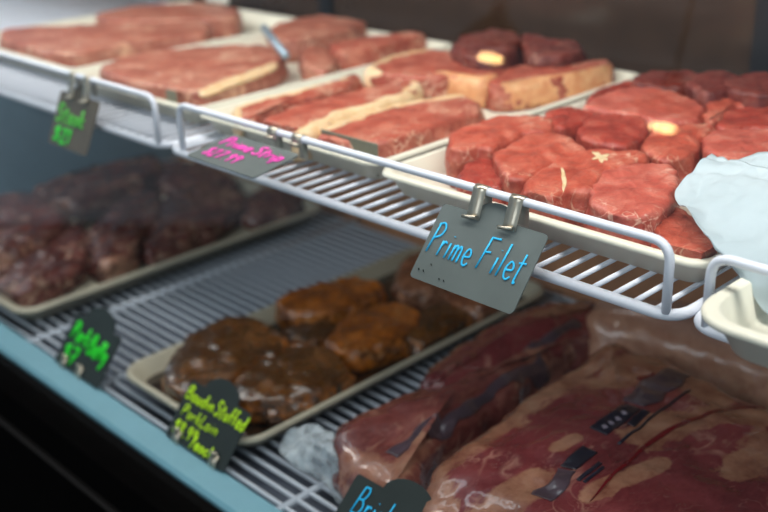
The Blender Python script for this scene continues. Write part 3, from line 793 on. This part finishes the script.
# ------------------------------------------------------------------ stuffed pork loins
GP = 'glazed stuffed pork loins on the lower tray'
ZP0 = L + .006
bm = bmesh.new(); vs = [bm.verts.new((x, y, L + .0075)) for x, y in rrect(TP[0] + .0175, TP[1] - .0175, TP[2] + .0175, TP[3] - .0175, .022)]
vb = [bm.verts.new((v.co.x, v.co.y, L + .0045)) for v in vs]; bm.faces.new(vs); bm.faces.new(vb[::-1])
for i in range(len(vs)): bm.faces.new((vs[i], vb[i], vb[(i + 1) % len(vs)], vs[(i + 1) % len(vs)]))
ju = build('meat_juices', bm, M['juice'], smooth=False); tag(ju, 'dark brown juices pooled in the tray around the pork loins', 'juices', kind='stuff')
pork = [
 ([(164,372),(176,346),(208,320),(246,314),(282,328),(288,346),(256,362),(226,378),(192,392),(170,388)], .040, 'pork_dark', 'dark glazed pork loin at the front left end of the pork tray'),
 ([(228,384),(250,364),(284,345),(326,346),(350,366),(340,380),(304,394),(264,402),(236,398)], .037, 'pork_dark', 'dark glazed pork loin right of the front left one'),
 ([(276,298),(298,286),(345,276),(382,279),(380,294),(344,307),(304,312),(280,309)], .043, 'pork', 'orange glazed pork loin behind the dark front pair'),
 ([(326,340),(342,316),(374,303),(404,301),(422,314),(412,330),(376,345),(344,352)], .039, 'pork', 'bright orange pork loin in the middle of the pork tray'),
 ([(408,318),(430,302),(456,299),(474,312),(452,328),(424,341),(404,336)], .036, 'pork_dark', 'brown pork loin against the right rim of the pork tray'),
 ([(394,280),(404,257),(430,249),(454,266),(440,284),(408,290)], .044, 'pork_pale', 'pale ended pork loin at the tray back, below the blue lettered card'),
 ([(440,292),(462,282),(490,286),(498,297),(480,306),(452,304)], .040, 'pork_pale', 'pale fatty pork loin at the back right end of the pork tray'),
 ([(286,330),(298,318),(326,314),(338,320),(326,336),(304,342)], .026, 'pork_dark', 'small dark pork end between the front pair and the orange loins'),
]
for i, (pts, h, m, lab) in enumerate(pork):
    o, P, nr = slab('pork_loin', pz(pts, L + h), L + h, ZP0, M[m], rnd=.010, amp=.006, freq=40, seed=40 + i * 3, dome=.003, bulge=.003, clip=TP)
    tag(o, lab, 'pork loin', GP)

# ------------------------------------------------------------------ ribs at lower left
GR = 'dark ribs on the lower left tray'
ribs = [
 ([(28,178),(60,150),(105,142),(150,152),(156,168),(110,188),(72,200),(42,194)], .056, 'dusky slab of ribs at the back of the rib tray'),
 ([(-20,206),(6,190),(40,192),(68,206),(66,222),(40,238),(-10,254)], .056, 'pinkish rib piece at the left edge of the picture'),
 ([(-20,286),(10,262),(44,236),(78,222),(96,238),(76,266),(40,288),(-10,306)], .038, 'brown rib piece with pale ends at the front of the rib tray'),
 ([(96,218),(120,198),(150,188),(160,198),(148,228),(122,254),(98,262),(88,244)], .048, 'upright rib piece in the middle of the rib tray'),
 ([(160,196),(200,180),(240,188),(246,200),(216,222),(178,243),(146,252),(148,222)], .040, 'long rib piece beside the right rim of the rib tray'),
 ([(246,194),(276,184),(312,188),(300,200),(264,214),(244,212)], .036, 'rib piece at the far end of the rib tray'),
 ([(150,166),(178,158),(220,166),(236,178),(200,184),(164,184)], .040, 'shadowed rib piece along the left side at the tray back'),
]
for i, (pts, h, lab) in enumerate(ribs):
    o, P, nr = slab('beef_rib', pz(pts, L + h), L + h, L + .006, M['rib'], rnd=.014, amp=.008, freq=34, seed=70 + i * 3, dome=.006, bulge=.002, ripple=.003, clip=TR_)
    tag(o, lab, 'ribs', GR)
    N = len(P)
    for j in range(3):
        k = int(N * (.55 + .13 * j + .07 * i)) % N
        p, n = P[k], nr[k]
        q0 = Vector((p.x - n.x * .02, p.y - n.y * .02, L + h - .020)); q1 = Vector((p.x + n.x * .008, p.y + n.y * .008, L + h - .026))
        bo = build('bone', tube([q0, q0.lerp(q1, .6), q1], .006, 10), M['bone'], o); bo.matrix_parent_inverse = Matrix.Translation(-o.location)

# ------------------------------------------------------------------ vacuum packed briskets
GB = 'vacuum packed briskets on the lower deck'
def pack(pts, h, m, lab, seed, **k):
    root_z = L + .001
    o, P, nr = slab('packed_brisket', pz(pts, L + h), L + h, root_z, M[m], rnd=.03, amp=.008, freq=13, seed=seed, dome=.010, bulge=.006, N=150, K=30, clip=(-2, .4, .497, 1.12), **k)
    tag(o, lab, 'brisket', GB); return o, P, nr
def on_pack(o, h, name, pts, w, mat, jag=0, n=30, taper=False, off=.0012):
    n = max(n, 90) if jag else n
    f = drape(name, [onz(x, y, L + h) for x, y in pts], w, bvh_of(o), M[mat], None, n=n, jag=jag, taper=taper, off=off)
    f.parent = o; f.matrix_parent_inverse = Matrix.Translation(-o.location); return f
b0, P, nr = pack([(416,384),(424,366),(452,340),(486,316),(520,302),(566,296),(604,296),(600,318),(560,340),(500,366),(450,390)], .062, 'brisket_lean', 'packed brisket furthest back beside the pork tray, its pink end lying on the tray edge', 90)
b1, P, nr = pack([(330,430),(346,410),(384,396),(420,382),(452,364),(505,350),(560,330),(578,336),(540,366),(500,398),(452,424),(424,450),(412,488),(385,490),(350,466)], .055, 'brisket', 'packed brisket with a knobbly front end, between the pork tray and the largest pack', 95)
on_pack(b1, .055, 'printed_strip', [(392,458),(430,430),(470,404),(510,378),(545,356)], .012, 'ink_soft', jag=.5)
on_pack(b0, .062, 'printed_strip', [(506,366),(530,348),(556,332),(580,318)], .011, 'ink_soft', jag=.5)
b2, P, nr = pack([(420,492),(426,462),(452,436),(492,408),(532,380),(572,352),(602,334),(640,340),(690,358),(745,384),(820,424),(850,500),(780,590),(640,640),(520,620),(440,560)], .088, 'brisket_lean', 'largest packed brisket at the bottom right with dark printed marks and a red crease', 100)
h2 = .092
def fat_map(o, h, strokes):
    vals = []
    segs = []
    for pts, w, amt in strokes:
        q = [onz(x, y, L + h).xy for x, y in pts]
        for a, b in zip(q, q[1:]): segs.append((a, b, w, amt))
    for v in o.data.vertices:
        p = (v.co + o.location); m = 0
        for a, b, w, amt in segs:
            d = b - a; t = max(0, min(1, (p.xy - a).dot(d) / max(1e-9, d.dot(d)))); r = (p.xy - (a + d * t)).length
            m = max(m, amt * max(0, 1.25 - r / w * .75))
        vals.append(min(1.1, m))
    o.data.attributes.new('fatmap', 'FLOAT', 'POINT').data.foreach_set('value', vals)
fat_map(b2, h2, [([(412,492),(432,456),(462,432),(506,402),(550,370),(596,340)], .030, 1.0), ([(422,500),(430,540)], .03, 1.0), ([(484,516),(508,496),(536,484)], .020, .95),
    ([(556,452),(574,443)], .009, .95), ([(612,380),(640,360),(680,364),(712,392)], .026, .9), ([(640,442),(690,418),(740,412),(800,420)], .024, .85), ([(590,500),(620,484),(660,466)], .012, .95), ([(740,470),(768,440),(800,450)], .022, .85)])
fat_map(b1, .055, [([(350,452),(372,470),(400,486)], .018, .8), ([(430,378),(470,362)], .014, .7), ([(400,470),(420,440)], .012, .7)])
fat_map(b0, .062, [([(420,372),(452,344),(500,312)], .010, .8), ([(540,320),(580,305)], .014, .8)])
on_pack(b2, h2, 'blood_crease', [(590,506),(612,480),(650,446),(690,424),(730,406),(790,392)], .0042, 'blood', jag=.3, taper=True)
on_pack(b2, h2, 'blood_crease', [(636,380),(648,377),(654,374)], .005, 'blood', jag=.6, taper=True)
on_pack(b2, h2, 'printed_block', [(598,437),(616,424),(632,411)], .019, 'ink')
on_pack(b2, h2, 'printed_block', [(634,408),(652,392),(668,378),(682,368)], .026, 'ink_soft', jag=.3)
on_pack(b2, h2, 'printed_block', [(630,430),(640,421),(646,416)], .008, 'ink')
on_pack(b2, h2, 'printed_line', [(618,450),(640,432),(660,414),(690,388)], .0025, 'ink')
on_pack(b2, h2, 'printed_block', [(568,472),(580,462),(590,455)], .016, 'ink')
on_pack(b2, h2, 'printed_line', [(578,486),(590,476),(600,468)], .004, 'ink')
on_pack(b2, h2, 'printed_line', [(584,488),(596,478),(603,472)], .003, 'ink')
on_pack(b2, h2, 'printed_block', [(540,500),(552,488),(566,474)], .018, 'ink_soft', jag=.6)
for (x, y) in ((603,432),(609,428),(616,423),(622,418)):
    on_pack(b2, h2, 'printed_mark', [(x, y), (x + 3, y + 3)], .004, 'ink_pale', n=4, off=.002)
b3, P, nr = pack([(580,306),(600,288),(650,290),(720,302),(800,322),(850,350),(800,372),(740,356),(690,344),(630,326),(592,318)], .070, 'pale_pack', 'pale tan packed piece behind the largest brisket, below the rail end', 107)

# crumpled film tail of the knobbly pack
fm = build('clear_wrap', patch([[onz(x, y, L + z) for x, y, z in r] for r in [
    [(292,430,.030),(312,424,.036),(334,432,.044)],
    [(280,444,.014),(310,442,.034),(340,452,.046)],
    [(284,458,.012),(318,462,.024),(352,470,.044)],
    [(322,482,.006),(338,490,.010),(366,486,.034)],
    [(336,500,.004),(346,504,.006),(372,500,.03)]]], 30, 30, amp=.004, seed=6, freq=45, sharp=.008, thick=.0004), M['film'])
tag(fm, 'crumpled clear plastic wrap end lying on the wire deck beside the brisket card', 'plastic wrap')

# ------------------------------------------------------------------ room lamps mirrored in the pane
gn = Vector((0, -1, .15)).normalized()
def mirror_point(x, y, dist):
    r = ray(x, y); p0 = Vector((0, gy(U), U)); t = (p0 - CAM).dot(gn) / r.dot(gn); h = CAM + r * t
    d = r - gn * 2 * r.dot(gn); return h + d * dist
bulb = m_emit('warm_bulb', (1, .62, .24, 1), 60)
for (x, y), lab in (((490, 58), 'warm pendant lamp outside the case, mirrored over the middle back steaks'), ((663, 128), 'warm pendant lamp outside the case, mirrored over the filets')):
    p = mirror_point(x, y, 1.5)
    print('LAMP', tuple(p))
    lp = thing('pendant_lamp', tuple(p), lab, 'lamp', 'warm pendant lamps of the shop')
    inv = Matrix.Translation(-p)
    bm = bmesh.new(); bmesh.ops.create_uvsphere(bm, u_segments=20, v_segments=12, radius=.022)
    bmesh.ops.scale(bm, vec=(1.2, 1.2, .36), verts=bm.verts); build('bulb', bm, bulb, lp)
    bm = bmesh.new(); rings = []
    for rr_, zz in ((.075, .03), (.07, .04), (.05, .06), (.022, .085), (.012, .11)):
        rings.append([bm.verts.new((rr_ * math.cos(a * math.pi / 12), rr_ * math.sin(a * math.pi / 12), zz)) for a in range(24)])
    for A, B in zip(rings, rings[1:]):
        for i in range(24): bm.faces.new((A[i], A[(i + 1) % 24], B[(i + 1) % 24], B[i]))
    build('lamp_shade', bm, M['brass'], lp)
    build('cord', tube([(0, 0, .1), (0, 0, 3.0 - p.z)], .004, 8), M['black'], lp)

# ------------------------------------------------------------------ world and colour
w = bpy.data.worlds.new('world'); S.world = w; w.use_nodes = True
bg = w.node_tree.nodes['Background']; bg.inputs[0].default_value = (.55, .72, .85, 1); bg.inputs[1].default_value = .5
S.view_settings.view_transform = 'Standard'; S.view_settings.look = 'None'
S.view_settings.exposure = 0.0; S.view_settings.gamma = 1.0
S.view_settings.use_curve_mapping = False
